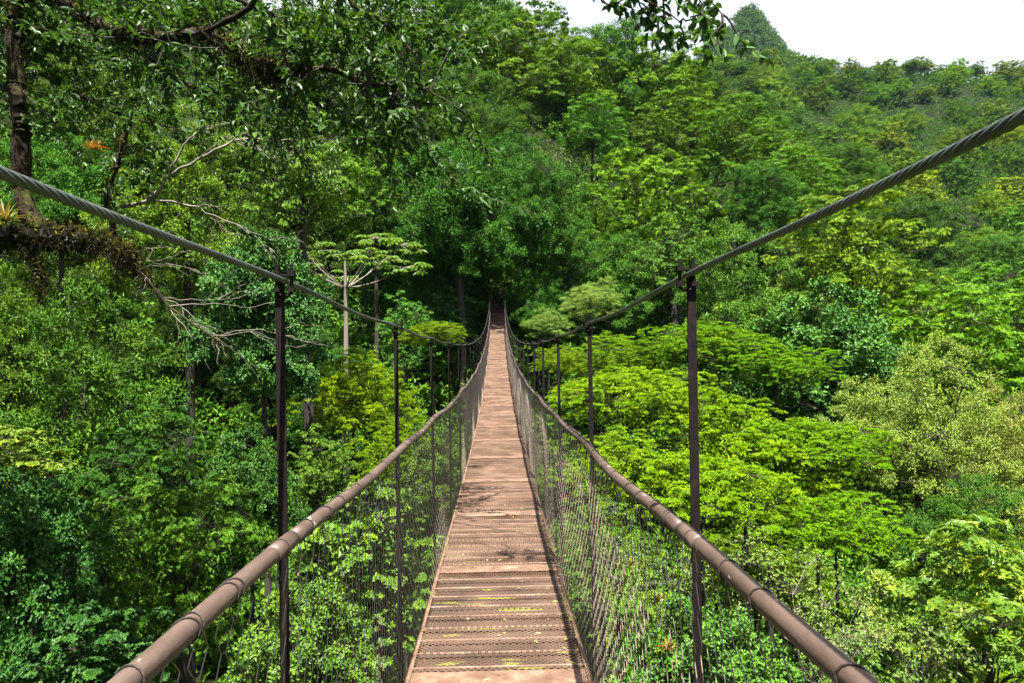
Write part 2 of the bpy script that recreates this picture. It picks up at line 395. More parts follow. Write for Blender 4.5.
# ------------------------------------------------------------------ foliage
def crown_cloud(mb,rng,lobes,n_sub,sub_r,n_leaf,L,W,style='clump',up=.6,flat=.8,six=False,zmin=-.35,droop=.12,spread=.5,rmin=.84,tilt=(.85,1.5)):
    lobes=np.asarray(lobes,float); nl=len(lobes)
    C=np.repeat(lobes[:,:3],n_sub,0); r=np.repeat(lobes[:,3],n_sub); fl=np.repeat(lobes[:,4],n_sub)
    n=len(C); z=rng.uniform(zmin,1,n); a=rng.uniform(0,2*np.pi,n); q=np.sqrt(1-z*z)
    d=np.stack([q*np.cos(a),q*np.sin(a),z],-1)
    E=norm(lobes[:,:3]*np.array([1,1,1.2])+np.array([0,0,.5])); E=np.repeat(E,n_sub,0); d0=d; d=norm(d+.35*E)
    S=C+d0*(r*rng.uniform(rmin,1.0,n))[:,None]*np.stack([np.ones(n),np.ones(n),fl],-1)
    sv=rng.normal(0,.14,n)
    if style=='clump':
        S2=np.repeat(S,n_leaf,0); D2=np.repeat(d,n_leaf,0); m=len(S2)
        o=rdir(rng,m)*np.sqrt(rng.random(m))[:,None]; o[:,2]*=flat
        P=S2+o*sub_r*np.repeat(rng.uniform(.7,1.3,n),n_leaf)[:,None]
        N=norm(np.array([0,0,up*.55])+.95*D2+.75*o+spread*rng.normal(size=(m,3))*.32)
        A=norm(.6*D2+.5*o+.7*rng.normal(size=(m,3))+np.array([0,0,-.15]))
        var=np.clip(.5+np.repeat(sv,n_leaf)+rng.normal(0,.11,m)+.22*o[:,2],0,1)
        leaves(mb,P,N,A,L*rng.uniform(.7,1.2,m),W*rng.uniform(.75,1.2,m),var,six,droop)
    else:
        nw=max(1,n_leaf//8); S2=np.repeat(S,nw,0); D2=np.repeat(d,nw,0); m=len(S2)
        o=rdir(rng,m); o[:,2]=np.abs(o[:,2])*.6
        c=S2+o*sub_r*np.sqrt(rng.random(m))[:,None]*np.array([1,1,flat])
        ax=norm(np.array([0,0,up*.6])+.95*D2+.35*o+.16*rng.normal(size=(m,3)))
        u=norm(np.cross(ax,rdir(rng,m))); v=np.cross(ax,u)
        k=8; an=np.tile(np.arange(k)*2*np.pi/k,m)+rng.uniform(0,.7,m*k); t=rng.uniform(*tilt,m*k)
        U=np.repeat(u,k,0);V=np.repeat(v,k,0);AX=np.repeat(ax,k,0)
        A=AX*np.cos(t)[:,None]+(U*np.cos(an)[:,None]+V*np.sin(an)[:,None])*np.sin(t)[:,None]
        N=AX-(AX*A).sum(-1,keepdims=True)*A
        var=np.clip(.5+np.repeat(np.repeat(sv,nw),k)+np.repeat(rng.normal(0,.13,m),k)+rng.normal(0,.09,m*k)-.10*(t-1.1),0,1)
        leaves(mb,np.repeat(c,k,0),N,A,L*rng.uniform(.7,1.2,m*k),W*rng.uniform(.8,1.2,m*k),var,six,droop)
    return S

def dome(rng,n,Rr,H,r,flat=.8,low=-.15,rv=.38):
    out=[]
    for k in range(n):
        z=low+(1-low)*(k+.5)/n; a=k*2.39996+rng.uniform(-.4,.4); q=math.sqrt(max(0,1-max(z,0)**2))
        rr=r*rng.uniform(1-rv,1+rv); f=rng.uniform(.62,1.08)
        out.append((q*math.cos(a)*(Rr-rr*.7)*f*(1+.25*min(z,0)),q*math.sin(a)*(Rr-rr*.7)*f*(1+.25*min(z,0)),z*H*f-rr*.3+H*.12,rr,flat))
    return out

def dome2(rng,nsup,Rr,H,rs,nl,rl,flat=.8,low=-.3,lf=.75):
    out=[]
    for (x,y,z,r,f) in dome(rng,nsup,Rr,H,rs,flat,low,.3):
        k=max(4,int(nl*(r/rs)**2+rng.uniform(-.5,1)))
        for q in range(k):
            zz=-.2+1.2*(q+.5)/k; a=q*2.39996+rng.uniform(-.5,.5)+x; w=math.sqrt(max(0,1-zz*zz)); rr=r*rng.uniform(.84,1.04)
            out.append((x+rr*w*math.cos(a),y+rr*w*math.sin(a),z+rr*zz*f,rl*rng.uniform(.7,1.25),lf))
    return out

def limbs(mb,rng,lobes,r0_=.12,twigs=None,frac=.5,base=(0,0,-.5)):
    base=np.array(base,float); r0=r0_
    for l in lobes[::max(2,len(lobes)//16)]:
        e=np.array(l[:3])*.92; r0=r0_*rng.uniform(.6,1.1); m=base+(e-base)*.45+np.array([0,0,.25*np.linalg.norm(e[:2])])+rng.normal(size=3)*.12*np.linalg.norm(e)
        t=np.linspace(0,1,7)[:,None]
        P=(1-t)**2*base+2*t*(1-t)*m+t*t*e; P[1:-1]+=rng.normal(size=(5,3))*.03*np.linalg.norm(e)
        tube(mb,P,np.linspace(r0,r0*.25,7),5)
    if twigs is not None and frac>0:
        lob=np.asarray(lobes)[::max(2,len(lobes)//16),:3]*.92
        idx=rng.choice(len(twigs),int(len(twigs)*frac),replace=False)
        P1=twigs[idx]; k=np.argmin(np.linalg.norm(P1[:,None]-lob[None],axis=-1),1)
        P0=lob[k]; mid=(P0+P1)/2+rng.normal(size=P1.shape)*.06
        prisms(mb,P0,mid,r0*.16,4); prisms(mb,mid,P1,r0*.1,3)

def trunk_mesh(name,mat,seed,sides=9):
    rng=np.random.default_rng(seed); m=MB(); t=np.linspace(0,1,12)
    w=np.stack([.35*np.sin(t*3+seed),.35*np.cos(t*2.3+seed*2)-.35*math.cos(seed*2),t],-1)
    w[:,:2]-=w[-1,:2]; w[:,:2]*=.6
    tube(m,w,.20*(1.25-.55*t)+.12*np.exp(-t*14),sides)
    return m.mesh(name,mat,True)

class Proto: pass
PROTO={}
def proto(key,kind,seed,lobes,n_sub,sub_r,n_leaf,L,W,mat,style='clump',bark='bark',r0=.1,extra=None,twf=.35,**kw):
    rng=np.random.default_rng(seed)
    m=MB(); crisp=key[:4] not in ('twig','tip1')
    lo=np.array(lobes(rng))
    if crisp:
        q=lo.copy()
        S=crown_cloud(m,rng,q,n_sub,sub_r,n_leaf,L,W,style,**kw)
        q=lo[::4].copy(); q[:,:3]*=.66; q[:,3]*=1.7
        crown_cloud(m,rng,q,n_sub*2,sub_r*2,n_leaf//5,L*1.6,W*1.7,'clump',up=kw.get('up',.6),rmin=.5)
    else: S=crown_cloud(m,rng,lo,n_sub,sub_r,n_leaf,L,W,style,rmin=.62,**kw)
    p=Proto(); p.kind=kind
    rng2=np.random.default_rng(seed); lb=lobes(rng2)
    me=m.mesh('crown',M[mat]); V=np.concatenate(m.V)
    p.top=float(np.percentile(V[:,2],99.7)); p.R=float(np.percentile(np.hypot(V[:,0],V[:,1]),96))
    p.low=float(V[:,2].min())
    b=MB(); limbs(b,rng,lb,r0*.72,S,twf); p.br=b.mesh('limb',M[bark]); p.crown=me
    p.trunk=trunk_mesh('trunk',M[bark],seed)
    PROTO[key]=p

proto('round1','tree',1,lambda r:dome2(r,13,4.6,4.8,2.0,10,.80,low=-.55),7,.34,84,.15,.068,'round',zmin=-.1)
proto('round2','tree',2,lambda r:dome2(r,15,4.2,6.2,1.75,9,.72,low=-.5),7,.32,84,.145,.065,'round',zmin=-.1)
proto('layer1','tree',3,lambda r:dome2(r,14,5.0,4.4,1.9,10,.80,lf=.65,low=-.55),7,.34,80,.15,.060,'layer','whorl',flat=.7,zmin=-.1)
proto('layer2','tree',4,lambda r:dome2(r,17,4.6,5.6,1.55,8,.68,lf=.65,low=-.5),7,.30,80,.145,.058,'layer','whorl',flat=.7,zmin=-.1)
proto('fine1','tree',5,lambda r:dome2(r,11,2.9,3.2,1.15,9,.44,low=-.5),7,.19,64,.095,.034,'fine','whorl',bark='bark',r0=.06,six=True,zmin=-.1)
proto('fine2','tree',6,lambda r:dome2(r,12,2.7,4.2,1.15,9,.46,low=-.5),7,.20,64,.10,.036,'fine','clump',r0=.06,six=True,zmin=-.1)
proto('broad1','shrub',7,lambda r:dome2(r,9,2.4,2.8,1.05,9,.42,low=-.5),7,.20,44,.12,.068,'broad','clump',r0=.05,six=True,up=.8,zmin=-.1)
proto('broad2','shrub',8,lambda r:dome2(r,10,2.3,3.4,1.0,9,.40,low=-.5),7,.20,44,.125,.064,'broad','whorl',r0=.05,six=True,zmin=-.1)
proto('umb1','shrub',9,lambda r:dome2(r,13,4.4,2.0,1.5,13,.46,flat=.62,low=-.15,lf=.7),7,.22,72,.12,.034,'umbrella','whorl',r0=.07,six=True,up=1.4,flat=.5,zmin=.1,tilt=(.35,1.05))
proto('umb2','shrub',10,lambda r:dome2(r,10,4.0,2.5,1.6,14,.50,flat=.66,low=-.15,lf=.7),7,.24,72,.12,.035,'umbrella','whorl',r0=.07,six=True,up=1.4,flat=.5,zmin=.1,tilt=(.35,1.05))
proto('khaki1','tree',11,lambda r:dome2(r,14,4.6,4.6,1.7,9,.66,low=-.6),7,.30,70,.115,.046,'khaki','clump',r0=.1,six=False,up=.8,zmin=-.1)
proto('tip1','shrub',12,lambda r:dome(r,40,1.9,2.2,.52,low=-.6),11,.24,44,.115,.042,'tip','whorl',r0=.035,six=True,up=.7,droop=.3)
proto('far1','tree',13,lambda r:dome2(r,8,4.6,4.6,2.0,7,.95,low=-.45),6,.42,56,.24,.12,'far',zmin=-.1)
proto('far2','tree',14,lambda r:dome2(r,10,4.4,5.6,1.7,6,.85,low=-.45),6,.38,56,.23,.11,'far','whorl',zmin=-.1)
proto('far3','tree',15,lambda r:dome2(r,8,4.9,3.6,1.9,7,.9,flat=.6,low=-.4),6,.42,56,.24,.11,'far','whorl',flat=.6,zmin=-.1)
def scrub(r):
    return [(r.normal()*.8,r.normal()*.8,r.uniform(.3,2.2),r.uniform(.3,.6),.9) for _ in range(30)]
proto('twig1','shrub',16,scrub,8,.22,10,.075,.032,'twig_leaf','clump',bark='palebark',r0=.022,six=True,twf=1.0)
proto('twig2','shrub',17,lambda r:[(r.normal()*1.1,r.normal()*1.1,r.uniform(.2,2.0),r.uniform(.35,.6),.8) for _ in range(34)],9,.24,16,.07,.03,'twig_leaf','whorl',bark='bark',r0=.02,six=True,twf=1.0)
# palmate tree
rng=np.random.default_rng(40)
m=MB(); b=MB(); tips=[]
for k in range(11):
    a=k*2.4; z=1.2*rng.random()+.5; rr=.7+1.7*math.sqrt((k+1)/11)
    e=np.array([math.cos(a)*rr,math.sin(a)*rr,z]); tips.append(e)
    t=np.linspace(0,1,6)[:,None]; P=t*e+np.array([0,0,1])*(t*(1-t))*-.6; tube(b,P,np.linspace(.03,.012,6),5)
for e in tips:
    for q in range(9):
        o=e+rng.normal(size=3)*[.42,.42,.12]; na=9
        prisms(b,[e],[o],.008,3)
        an=np.arange(na)*2*np.pi/na+rng.random(); A=np.stack([np.cos(an),np.sin(an),np.full(na,-.12)],-1)+rng.normal(size=(na,3))*.05
        Nn=np.tile(np.array([0,0,1.])+rng.normal(size=3)*.18,(na,1))
        leaves(m,np.tile(o,(na,1)),Nn,A,rng.uniform(.26,.36,na),.10,np.clip(.5+rng.normal(0,.2)+rng.normal(0,.08,na),0,1),True,.25)
p=Proto(); p.kind='tree'; p.crown=m.mesh('crown',M['palm']); p.br=b.mesh('limb',M['palebark']); p.trunk=trunk_mesh('trunk',M['palebark'],4)
V=np.concatenate(m.V); p.top=float(V[:,2].max()); p.R=float(np.percentile(np.hypot(V[:,0],V[:,1]),96)); p.low=float(V[:,2].min()); PROTO['palm1']=p

TREES=[]       # records: root, px, py, d, species, zone
PLACED=[]
prng=np.random.default_rng(77)
def plant(x,y,ztop,width,sp,tint=(1,1,1),label=None,zone='',cat=None,vs=1.0,group=None,minh=None):
    p=PROTO[sp]; s=width/(2*p.R); sz=s*vs
    gz=g1(x,y); th=ztop-p.top*sz-gz
    if th<.4: gz=ztop-p.top*sz-.4; th=.4
    kind={'tree':'tree','shrub':'shrub'}[p.kind]
    nm={'round':'broadleaf_tree','layer':'layered_tree','fine':'evergreen_tree','broad':'broadleaf_shrub','umb':'flat_topped_shrub',
        'khaki':'mossy_crowned_tree','tip':'young_leaved_shrub','far':'hillside_tree','twig':'scrub_bush','palm':'palmate_tree'}[sp.rstrip('12345')]
    root=link(bpy.data.objects.new(nm,None)); root.location=(x,y,gz); root.rotation_euler=(0,0,prng.uniform(0,6.28))
    tr=link(bpy.data.objects.new('trunk',p.trunk),root); tr.scale=(max(s,.25)*(.6 if p.kind=='shrub' else .5 if sp=='palm1' else 1),)*2+(th+.02,)
    lb=link(bpy.data.objects.new('limb',p.br),root); lb.location=(0,0,th+.5*sz); lb.scale=(s,s,sz)
    cr=link(bpy.data.objects.new('crown',p.crown),root); cr.location=(0,0,th); cr.scale=(s,s,sz)
    lb.location=(0,0,th)
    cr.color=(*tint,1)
    root['category']=cat or kind
    if label: root['label']=label
    if group: root['group']=group
    px,py=proj((x,y,ztop))
    TREES.append(dict(o=root,px=px,py=py,d=y,sp=sp,zone=zone,tint=tint,auto=label is None,w=width,x=x))
    PLACED.append((x,y,width))
    return root
def T(px,py,d,wpx,sp,tint=(1,1,1),label=None,vs=1.0,zone='hand'):
    p=at(px,py,d); return plant(p[0],p[1],p[2],wpx*d/F,sp,tint,label,zone,vs=vs)

# ---- trees singled out in the photograph -------------------------------
# left, near
T(28,470,9.0,150,'broad1',(.55,.78,.82),'bluish green shrub with small round leaves at the far left edge',1.5)
T(178,455,11,205,'fine1',(.80,.92,.65),'light green fine-leaved tree standing left of the first left hanger post',1.2)
T(110,600,8.5,150,'broad2',(.42,.62,.55),'dark shrub with glossy leaves low at the left, below the light fine-leaved tree')
T(20,425,13,110,'broad2',(1.9,1.35,.6),'yellow green shrub at the left edge under the mossy limb')
T(100,285,17,230,'fine2',(.58,.70,.6),'tall olive green tree with fine leaves filling the left under the mossy limb',1.25)
T(8,262,21,130,'fine2',(.9,.9,.7),'pale olive tree at the left edge behind the mossy limb',1.1)
T(262,232,19,135,'broad1',(.65,.85,.95),'blue green tree just above the top of the first left hanger post',1.3)
T(150,400,14,170,'fine1',(.32,.48,.52),'very dark fine-leaved tree between the olive tree and the light tree on the left',1.3)
T(250,430,13.5,110,'broad1',(.60,.75,.6),'mid green shrub touching the first left hanger post on its left',1.5)
T(318,425,15,90,'fine1',(1.0,.98,1.1),'grey green shrub right of the first left hanger post',1.5)
T(352,350,24,130,'umb2',(1.0,.92,.8),'yellow green bushy tree between the first and second left hanger posts',1.3)
T(400,415,21,110,'umb2',(.85,.85,.8),'yellow green shrub behind the second left hanger post',1.3)
T(345,236,27,165,'palm1',(.65,.8,.7),'slim pale-trunked tree with star shaped leaves left of the bridge',1.0)
T(375,480,7.5,170,'broad2',(1.5,1.3,.7),'bright leafy shrub growing beneath the left netting near the camera',1.0)
T(300,580,6.0,150,'broad1',(1.25,1.15,.8),'low leafy shrub under the left handrail in the bottom foreground',1.1)
T(440,430,13,70,'broad1',(1.5,1.25,.7),'small bright shrub seen through the left netting in mid span',1.4)
T(405,292,36,75,'fine1',(.75,1.05,1.3),'blue green shrub below the dark forest left of the bridge end',1.3)
T(432,322,33,75,'umb1',(.9,.85,.8),'small bright flat-topped shrub left of the bridge end')
T(60,135,22,130,'round1',(.7,.95,1.25),'blue green tree behind the slender mossy stem at far left')
T(185,100,20,150,'fine2',(1.3,1.2,.9),'pale green tree behind the bare lichen branches at upper left',1.2)
T(300,95,22,140,'fine1',(1.2,1.2,1.1),'light leaved tree left of the dark forest, under the hanging moss',1.4)
# centre, far bank
T(372,128,46,95,'layer2',(.85,.95,.9),'tufted mid green tree in dark forest left of the bridge end',1.2)
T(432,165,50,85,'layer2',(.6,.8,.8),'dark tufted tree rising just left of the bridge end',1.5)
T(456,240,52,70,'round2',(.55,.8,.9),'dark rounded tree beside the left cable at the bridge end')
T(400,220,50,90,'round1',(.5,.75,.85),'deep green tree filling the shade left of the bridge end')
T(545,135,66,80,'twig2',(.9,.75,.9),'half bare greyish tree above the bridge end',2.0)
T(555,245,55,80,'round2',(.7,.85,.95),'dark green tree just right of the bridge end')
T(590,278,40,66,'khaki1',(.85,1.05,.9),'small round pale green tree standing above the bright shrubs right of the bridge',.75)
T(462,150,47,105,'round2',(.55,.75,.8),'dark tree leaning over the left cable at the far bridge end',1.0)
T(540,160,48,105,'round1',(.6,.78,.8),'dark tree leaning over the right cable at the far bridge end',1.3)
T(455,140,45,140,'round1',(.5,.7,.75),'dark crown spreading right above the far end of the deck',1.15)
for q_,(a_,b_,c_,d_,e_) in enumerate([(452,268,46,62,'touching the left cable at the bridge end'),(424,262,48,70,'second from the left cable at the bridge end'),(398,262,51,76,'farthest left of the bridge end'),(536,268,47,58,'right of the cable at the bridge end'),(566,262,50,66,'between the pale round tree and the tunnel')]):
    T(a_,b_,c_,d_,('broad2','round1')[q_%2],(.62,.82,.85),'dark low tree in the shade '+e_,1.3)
T(501,258,58,70,'broad2',(.4,.6,.6),'dark shrub closing the hollow right behind the end of the deck',1.3)  # dark tints here and on the next two stand in for the hollow's shade
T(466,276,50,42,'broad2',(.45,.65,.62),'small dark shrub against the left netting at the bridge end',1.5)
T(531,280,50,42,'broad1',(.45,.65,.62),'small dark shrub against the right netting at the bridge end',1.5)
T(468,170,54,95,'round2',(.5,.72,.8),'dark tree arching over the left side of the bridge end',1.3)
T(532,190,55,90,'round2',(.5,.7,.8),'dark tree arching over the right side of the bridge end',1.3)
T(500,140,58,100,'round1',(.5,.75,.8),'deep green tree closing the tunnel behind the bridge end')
T(548,308,44,52,'khaki1',(.75,1.0,.8),'low pale shrub at the right cable near the bridge end',.7)
T(640,150,62,150,'layer1',(1.15,1.12,.8),'large bright green layered tree up the slope right of the bridge',1.3)
T(590,185,57,90,'layer1',(.95,1.0,.8),'bright green tree overlapping the large layered tree on its left',1.2)
T(600,235,52,110,'round1',(.75,.9,1.0),'dark green tree right of the bridge end behind the pale round tree')
T(672,205,54,120,'fine1',(.85,.95,1.05),'grey green tree behind the top of the first right hanger post',1.3)
T(735,225,49,150,'fine2',(.85,1.0,.9),'tall deep green tree right of the first right hanger post',1.2)
T(530,178,60,60,'twig1',(.9,.8,1),'bare grey twiggy tree right above the end of the bridge',1.8)
T(395,-40,97,140,'layer2',(.9,1,.8),'tall crown behind the overhanging leaves at the top edge')
T(610,26,97,120,'round2',(.85,1,.9),'rounded crown on the skyline between two lighter crowns above the bridge')
T(475,-20,96,130,'round2',(.9,1,.8),'tall tree crown touching the top of the photo above the bridge')
T(540,2,99,120,'layer2',(1.0,1,.75),'crown on the skyline where the overhanging leaves end')
T(500,20,93,120,'layer2',(1.2,1.05,.7),'yellow green crown high above the bridge under the sky')
T(570,40,90,110,'layer1',(1.1,1.05,.8),'bright crown high on the central slope below the white sky')
T(655,34,92,130,'layer2',(1.1,1.1,.8),'light green tree on the skyline left of the hanging sprig')
T(760,165,64,90,'round2',(.6,.78,.8),'dark tree with deep shade at the foot of the central spur')
T(735,100,78,110,'layer1',(.9,.95,.75),'layered tree on the right edge of the central spur')
T(790,150,70,100,'layer1',(.85,1,.8),'green layered tree lowest on the right end of the central spur')
# right, mid distance
T(850,190,58,170,'layer2',(1.25,1.05,.8),'olive tree with bare limbs showing below its crown, under the right cable',1.1)
T(815,285,38,170,'broad1',(.8,1.0,.85),'large deep green tree behind the bright shrubs on the right',1.1)
T(940,285,42,200,'layer1',(1.0,1.08,.7),'broad bright green tree right of centre behind the pale mossy-crowned tree',1.1)
T(1020,262,47,140,'layer2',(.8,1.0,.8),'mid green tree at the right edge above the pale mossy-crowned tree',1.1)
T(915,340,26,205,'khaki1',(.85,.95,.75),'big pale khaki tree with mossy brown branches at right',1.15)
T(1000,385,27,170,'khaki1',(.9,.85,.72),'pale khaki tree at the right edge tinged with orange',1.1)
T(965,475,20,150,'fine2',(.55,.72,.75),'dark tree in shade below the pale khaki tree at right',1.1)
# bright shrubs
U='bright green flat-topped shrub '
T(700,322,35,150,'umb1',(.72,.85,.9),U+'at the back of the shrub slope right of the bridge')
T(620,332,37,110,'umb2',(.85,.9,.9),U+'behind the second right hanger post, near the bridge')
T(640,368,24,190,'umb1',(1,1,1),U+'with wide domed crown between first and second right hanger posts')
T(745,400,22,210,'umb2',(1,1,.9),U+'spreading right of the first right hanger post')
T(815,420,21,150,'umb1',(.85,.98,.9),U+'forming the right shoulder of the shrub slope')
T(615,430,15,150,'umb2',(1,.98,.9),U+'beside the second right hanger post below the domed one')
T(700,455,14.5,210,'umb1',(1,1.02,.9),U+'lower down, behind the first right hanger post')
T(835,490,14.5,130,'umb2',(.85,1,.9),U+'hanging lowest at right above the scrub')
T(590,378,27,80,'umb1',(1.15,.98,.7),U+'with yellowish leaves close to the right netting')
T(560,345,36,60,'umb2',(.95,.9,.9),U+'small, at the right cable in mid span')
T(775,345,33,130,'umb1',(.7,.9,.9),U+'in half shade against the deep green tree')
# right foreground
T(985,520,9.0,230,'tip1',(1,1,1),'shrub with yellow tipped young leaves in the lower right corner',1.0)
T(830,560,8.5,190,'twig1',(1,1,1),'pale twiggy scrub bush above the right handrail in the foreground',1.0)
T(920,610,7.0,190,'twig2',(1,.95,.9),'tangled scrub bush below the yellow tipped shrub',1.0)
T(770,530,10.5,170,'twig2',(1,1,.8),'grey scrub bush with bare twigs behind the right handrail',1.0)
T(640,520,7.5,150,'twig1',(1,1.05,.8),'twiggy bush behind the right netting near the camera',1.2)
T(700,600,5.5,190,'broad1',(1.0,1.1,.8),'low leafy shrub beneath the right handrail',1.0)
T(600,490,10,120,'fine1',(.95,1,.8),'fine-leaved shrub behind the right netting in mid span',1.2)
T(860,650,6,150,'twig2',(.8,1,.8),'low scrub in the bottom right corner under the handrail',1.0)

# ---- the rest of the forest, row by row ---------------------------------
def clear(x,y,w):
    if abs(x)<1.6+w*.42 and y<50: return False
    for (a,b_,c) in PLACED:
        if math.hypot(x-a,y-b_)<.36*(w+c): return False
    return True
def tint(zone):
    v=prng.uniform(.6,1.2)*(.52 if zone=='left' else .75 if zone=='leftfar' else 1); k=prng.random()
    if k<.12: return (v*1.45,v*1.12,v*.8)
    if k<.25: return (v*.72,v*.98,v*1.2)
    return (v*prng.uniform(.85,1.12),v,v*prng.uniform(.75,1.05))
def rows(ds,pxr,sp_list,wid,hgt,zone,jit=.28):
    for d in ds:
        x0=at(pxr[0],341,d)[0]; x1=at(pxr[1],341,d)[0]; k=max(1,int((x1-x0)/(wid*.86)))
        for q in range(k+1):
            x=x0+(x1-x0)*(q+prng.uniform(-jit,jit))/k; y=d+prng.uniform(-.3,.3)*wid
            w=wid*prng.uniform(.75,1.5)
            if not clear(x,y,w): continue
            h=hgt*prng.uniform(.72,1.3)
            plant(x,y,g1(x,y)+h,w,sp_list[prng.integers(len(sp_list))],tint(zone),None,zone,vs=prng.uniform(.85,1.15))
rows((16,22,29),(-160,430),('fine1','fine2','broad1','broad2'),4.6,6.5,'left')
rows((37,45),(-160,455),('round1','fine2','layer2','round2'),6.2,9.5,'left')
rows((54,64,75,88),(-120,470),('round1','round2','layer2'),9.4,12,'leftfar')
rows((56.5,),(410,640),('round1','round2'),4.6,6,'spur')
rows((58,65,73,82,92,104),(480,860),('round1','round2','layer1','layer2'),9.6,12,'spur')
rows((14,20,27,34),(520,1200),('umb1','umb2','fine1'),4.6,6.0,'rightlow')
rows((42,51,61,73,86,100),(800,1140),('round1','layer1','layer2','round2'),9.2,10,'rightmid')
rows((113,124,136,149,163,178,194,211,229,246),(650,1110),('far1','far2','far3'),9.0,7.0,'farhill')
rows((258,),(640,1110),('far1','far2','far3'),11,8,'ridge')
SC['n_trees']=len(TREES)

# automatic labels: look + place, then an order along the row if still shared
def colour(t,sp):
    base={'round':'dark green','layer':'bright green','fine':'olive green','broad':'glossy green','umb':'vivid green','khaki':'khaki','tip':'yellow tipped','far':'green','twig':'scrubby','palm':'pale'}[sp.rstrip('12345')]
    if t[0]>t[1]*1.15: return 'yellowish '+base if not base.startswith('y') else base
    if t[2]>t[1]*1.1: return 'bluish '+base
    return ('deep ' if t[1]<.82 else '')+base
FORM={'round':'rounded','layer':'tufted','fine':'fine-leaved','broad':'broad-leaved','umb':'flat-topped','khaki':'mossy','tip':'young-leaved','twig':'twiggy','palm':'star-leaved'}
PLACE={'left':('on near left slope',(20,30,40)),'leftfar':('on upper left hillside',(60,70,82)),'spur':('on slope above bridge end',(62,70,78,88,98)),
 'rightlow':('in gully right of bridge',(17,24,31)),'rightmid':('on middle right slope',(47,56,67,80,93)),'farhill':('on far right hillside',(118,130,142,156,170,186,202,220,238)),'ridge':('along far ridge under sky',())}
ORD='first second third fourth fifth sixth seventh eighth ninth tenth eleventh twelfth thirteenth fourteenth fifteenth sixteenth seventeenth eighteenth nineteenth twentieth'.split()
LEVEL=['lowest','second lowest','third lowest','fourth lowest','fifth lowest','sixth lowest','seventh lowest','eighth lowest','ninth lowest','top']
grp={}
for t in TREES:
    if not t['auto']: continue
    ph,cuts=PLACE[t['zone']]; lv=sum(t['d']>c for c in cuts)
    k=t['sp'].rstrip('12345'); fm=FORM.get(k) or {'far1':'rounded','far2':'tall','far3':'flat-crowned'}[t['sp']]
    nrow=len(cuts)
    row='' if nrow==0 else ', '+('top' if lv==nrow else LEVEL[lv])+' row'
    size='shrub' if PROTO[t['sp']].kind=='shrub' else 'tree'
    t['key']=(colour(t['tint'],t['sp'])+' '+fm+' '+size+' '+ph+row)
    t['o']['group']={'left':'trees of the near left slope','leftfar':'trees of the upper left hillside','spur':'trees of the central slope','rightlow':'shrubs in the right gully','rightmid':'trees of the middle right slope','farhill':'trees of the far right hillside','ridge':'trees along the far ridge'}[t['zone']]
    grp.setdefault(t['key'],[]).append(t)
for key,ts in grp.items():
    ts.sort(key=lambda t:t['px'])
    for i,t in enumerate(ts):
        t['o']['label']=key if len(ts)==1 else key+', '+('leftmost' if i==0 else 'rightmost' if i==len(ts)-1 else ORD[i]+' from left')

# ---- far wood on the ridges and the peak (reads as one mass) -------------
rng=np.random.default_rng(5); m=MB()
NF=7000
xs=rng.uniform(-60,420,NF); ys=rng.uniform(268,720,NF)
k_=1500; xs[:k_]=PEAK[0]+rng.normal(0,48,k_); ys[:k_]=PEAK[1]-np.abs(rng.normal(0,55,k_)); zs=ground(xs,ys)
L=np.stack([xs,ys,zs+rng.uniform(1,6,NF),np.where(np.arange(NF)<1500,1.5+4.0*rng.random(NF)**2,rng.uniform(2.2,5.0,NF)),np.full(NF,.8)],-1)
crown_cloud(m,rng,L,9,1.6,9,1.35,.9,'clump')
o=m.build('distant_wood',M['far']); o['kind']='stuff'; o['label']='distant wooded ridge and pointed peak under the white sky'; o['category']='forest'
o.color=(.50,.54,1.1,1)  # distance haze is painted into the leaf colour by this blue-grey tint
# ---- undergrowth ---------------------------------------------------------
m=MB(); NU=18000
xs=np.concatenate([rng.uniform(-40,40,5600),np.concatenate([rng.uniform(-60,90,NU-12400),rng.uniform(30,230,6800)])]); ys=np.concatenate([rng.uniform(-4,55,5600),np.concatenate([rng.uniform(35,120,NU-12400),rng.uniform(105,275,6800)])])
zs=ground(xs,ys); sz=np.where(ys<45,.55,np.where(ys<105,1.3,2.6))
L=np.stack([xs,ys,zs+np.where(ys<40,.2,.9),sz*rng.uniform(.7,1.5,NU),np.full(NU,.8)],-1)
crown_cloud(m,rng,L,5,.4,12,.42,.2,'clump')
o=m.build('undergrowth',M['under']); o['kind']='stuff'; o['label']='dark leafy undergrowth covering the forest floor'; o['category']='undergrowth'

# ---- overhanging mossy tree at upper left --------------------------------
def curve(pts,n=24):
    pts=np.asarray(pts,float); d=np.concatenate([[0],np.cumsum(np.linalg.norm(np.diff(pts,axis=0),axis=1))])
    t=np.linspace(0,d[-1],n); m=np.zeros_like(pts)
    m=np.gradient(pts,d,axis=0); i=np.clip(np.searchsorted(d,t)-1,0,len(d)-2); h=(d[i+1]-d[i])[:,None]; u=((t-d[i])/h[:,0])[:,None]
    return (2*u**3-3*u**2+1)*pts[i]+(u**3-2*u**2+u)*h*m[i]+(-2*u**3+3*u**2)*pts[i+1]+(u**3-u**2)*h*m[i+1]
rng=np.random.default_rng(21)
mossy=link(bpy.data.objects.new('mossy_tree',None)); bx,by=at(-120,300,7.4)[:2]; bzz=g1(bx,by); mossy.location=(bx,by,bzz)
mossy['label']='old mossy tree leaning in at upper left with dark limbs reaching over the bridge'; mossy['category']='tree'
OFF=np.array([bx,by,bzz])
def mp(mb,name,mat,smooth=False,parent=None):
    o=mb.build(name,mat,None,smooth); o.data.transform(Matrix.Translation(-Vector(OFF))); o.parent=parent or mossy; return o
def wob(P,a): 
    Q=P.copy(); Q[1:-1]+=rng.normal(size=(len(P)-2,3))*a; return Q
D0=7.4
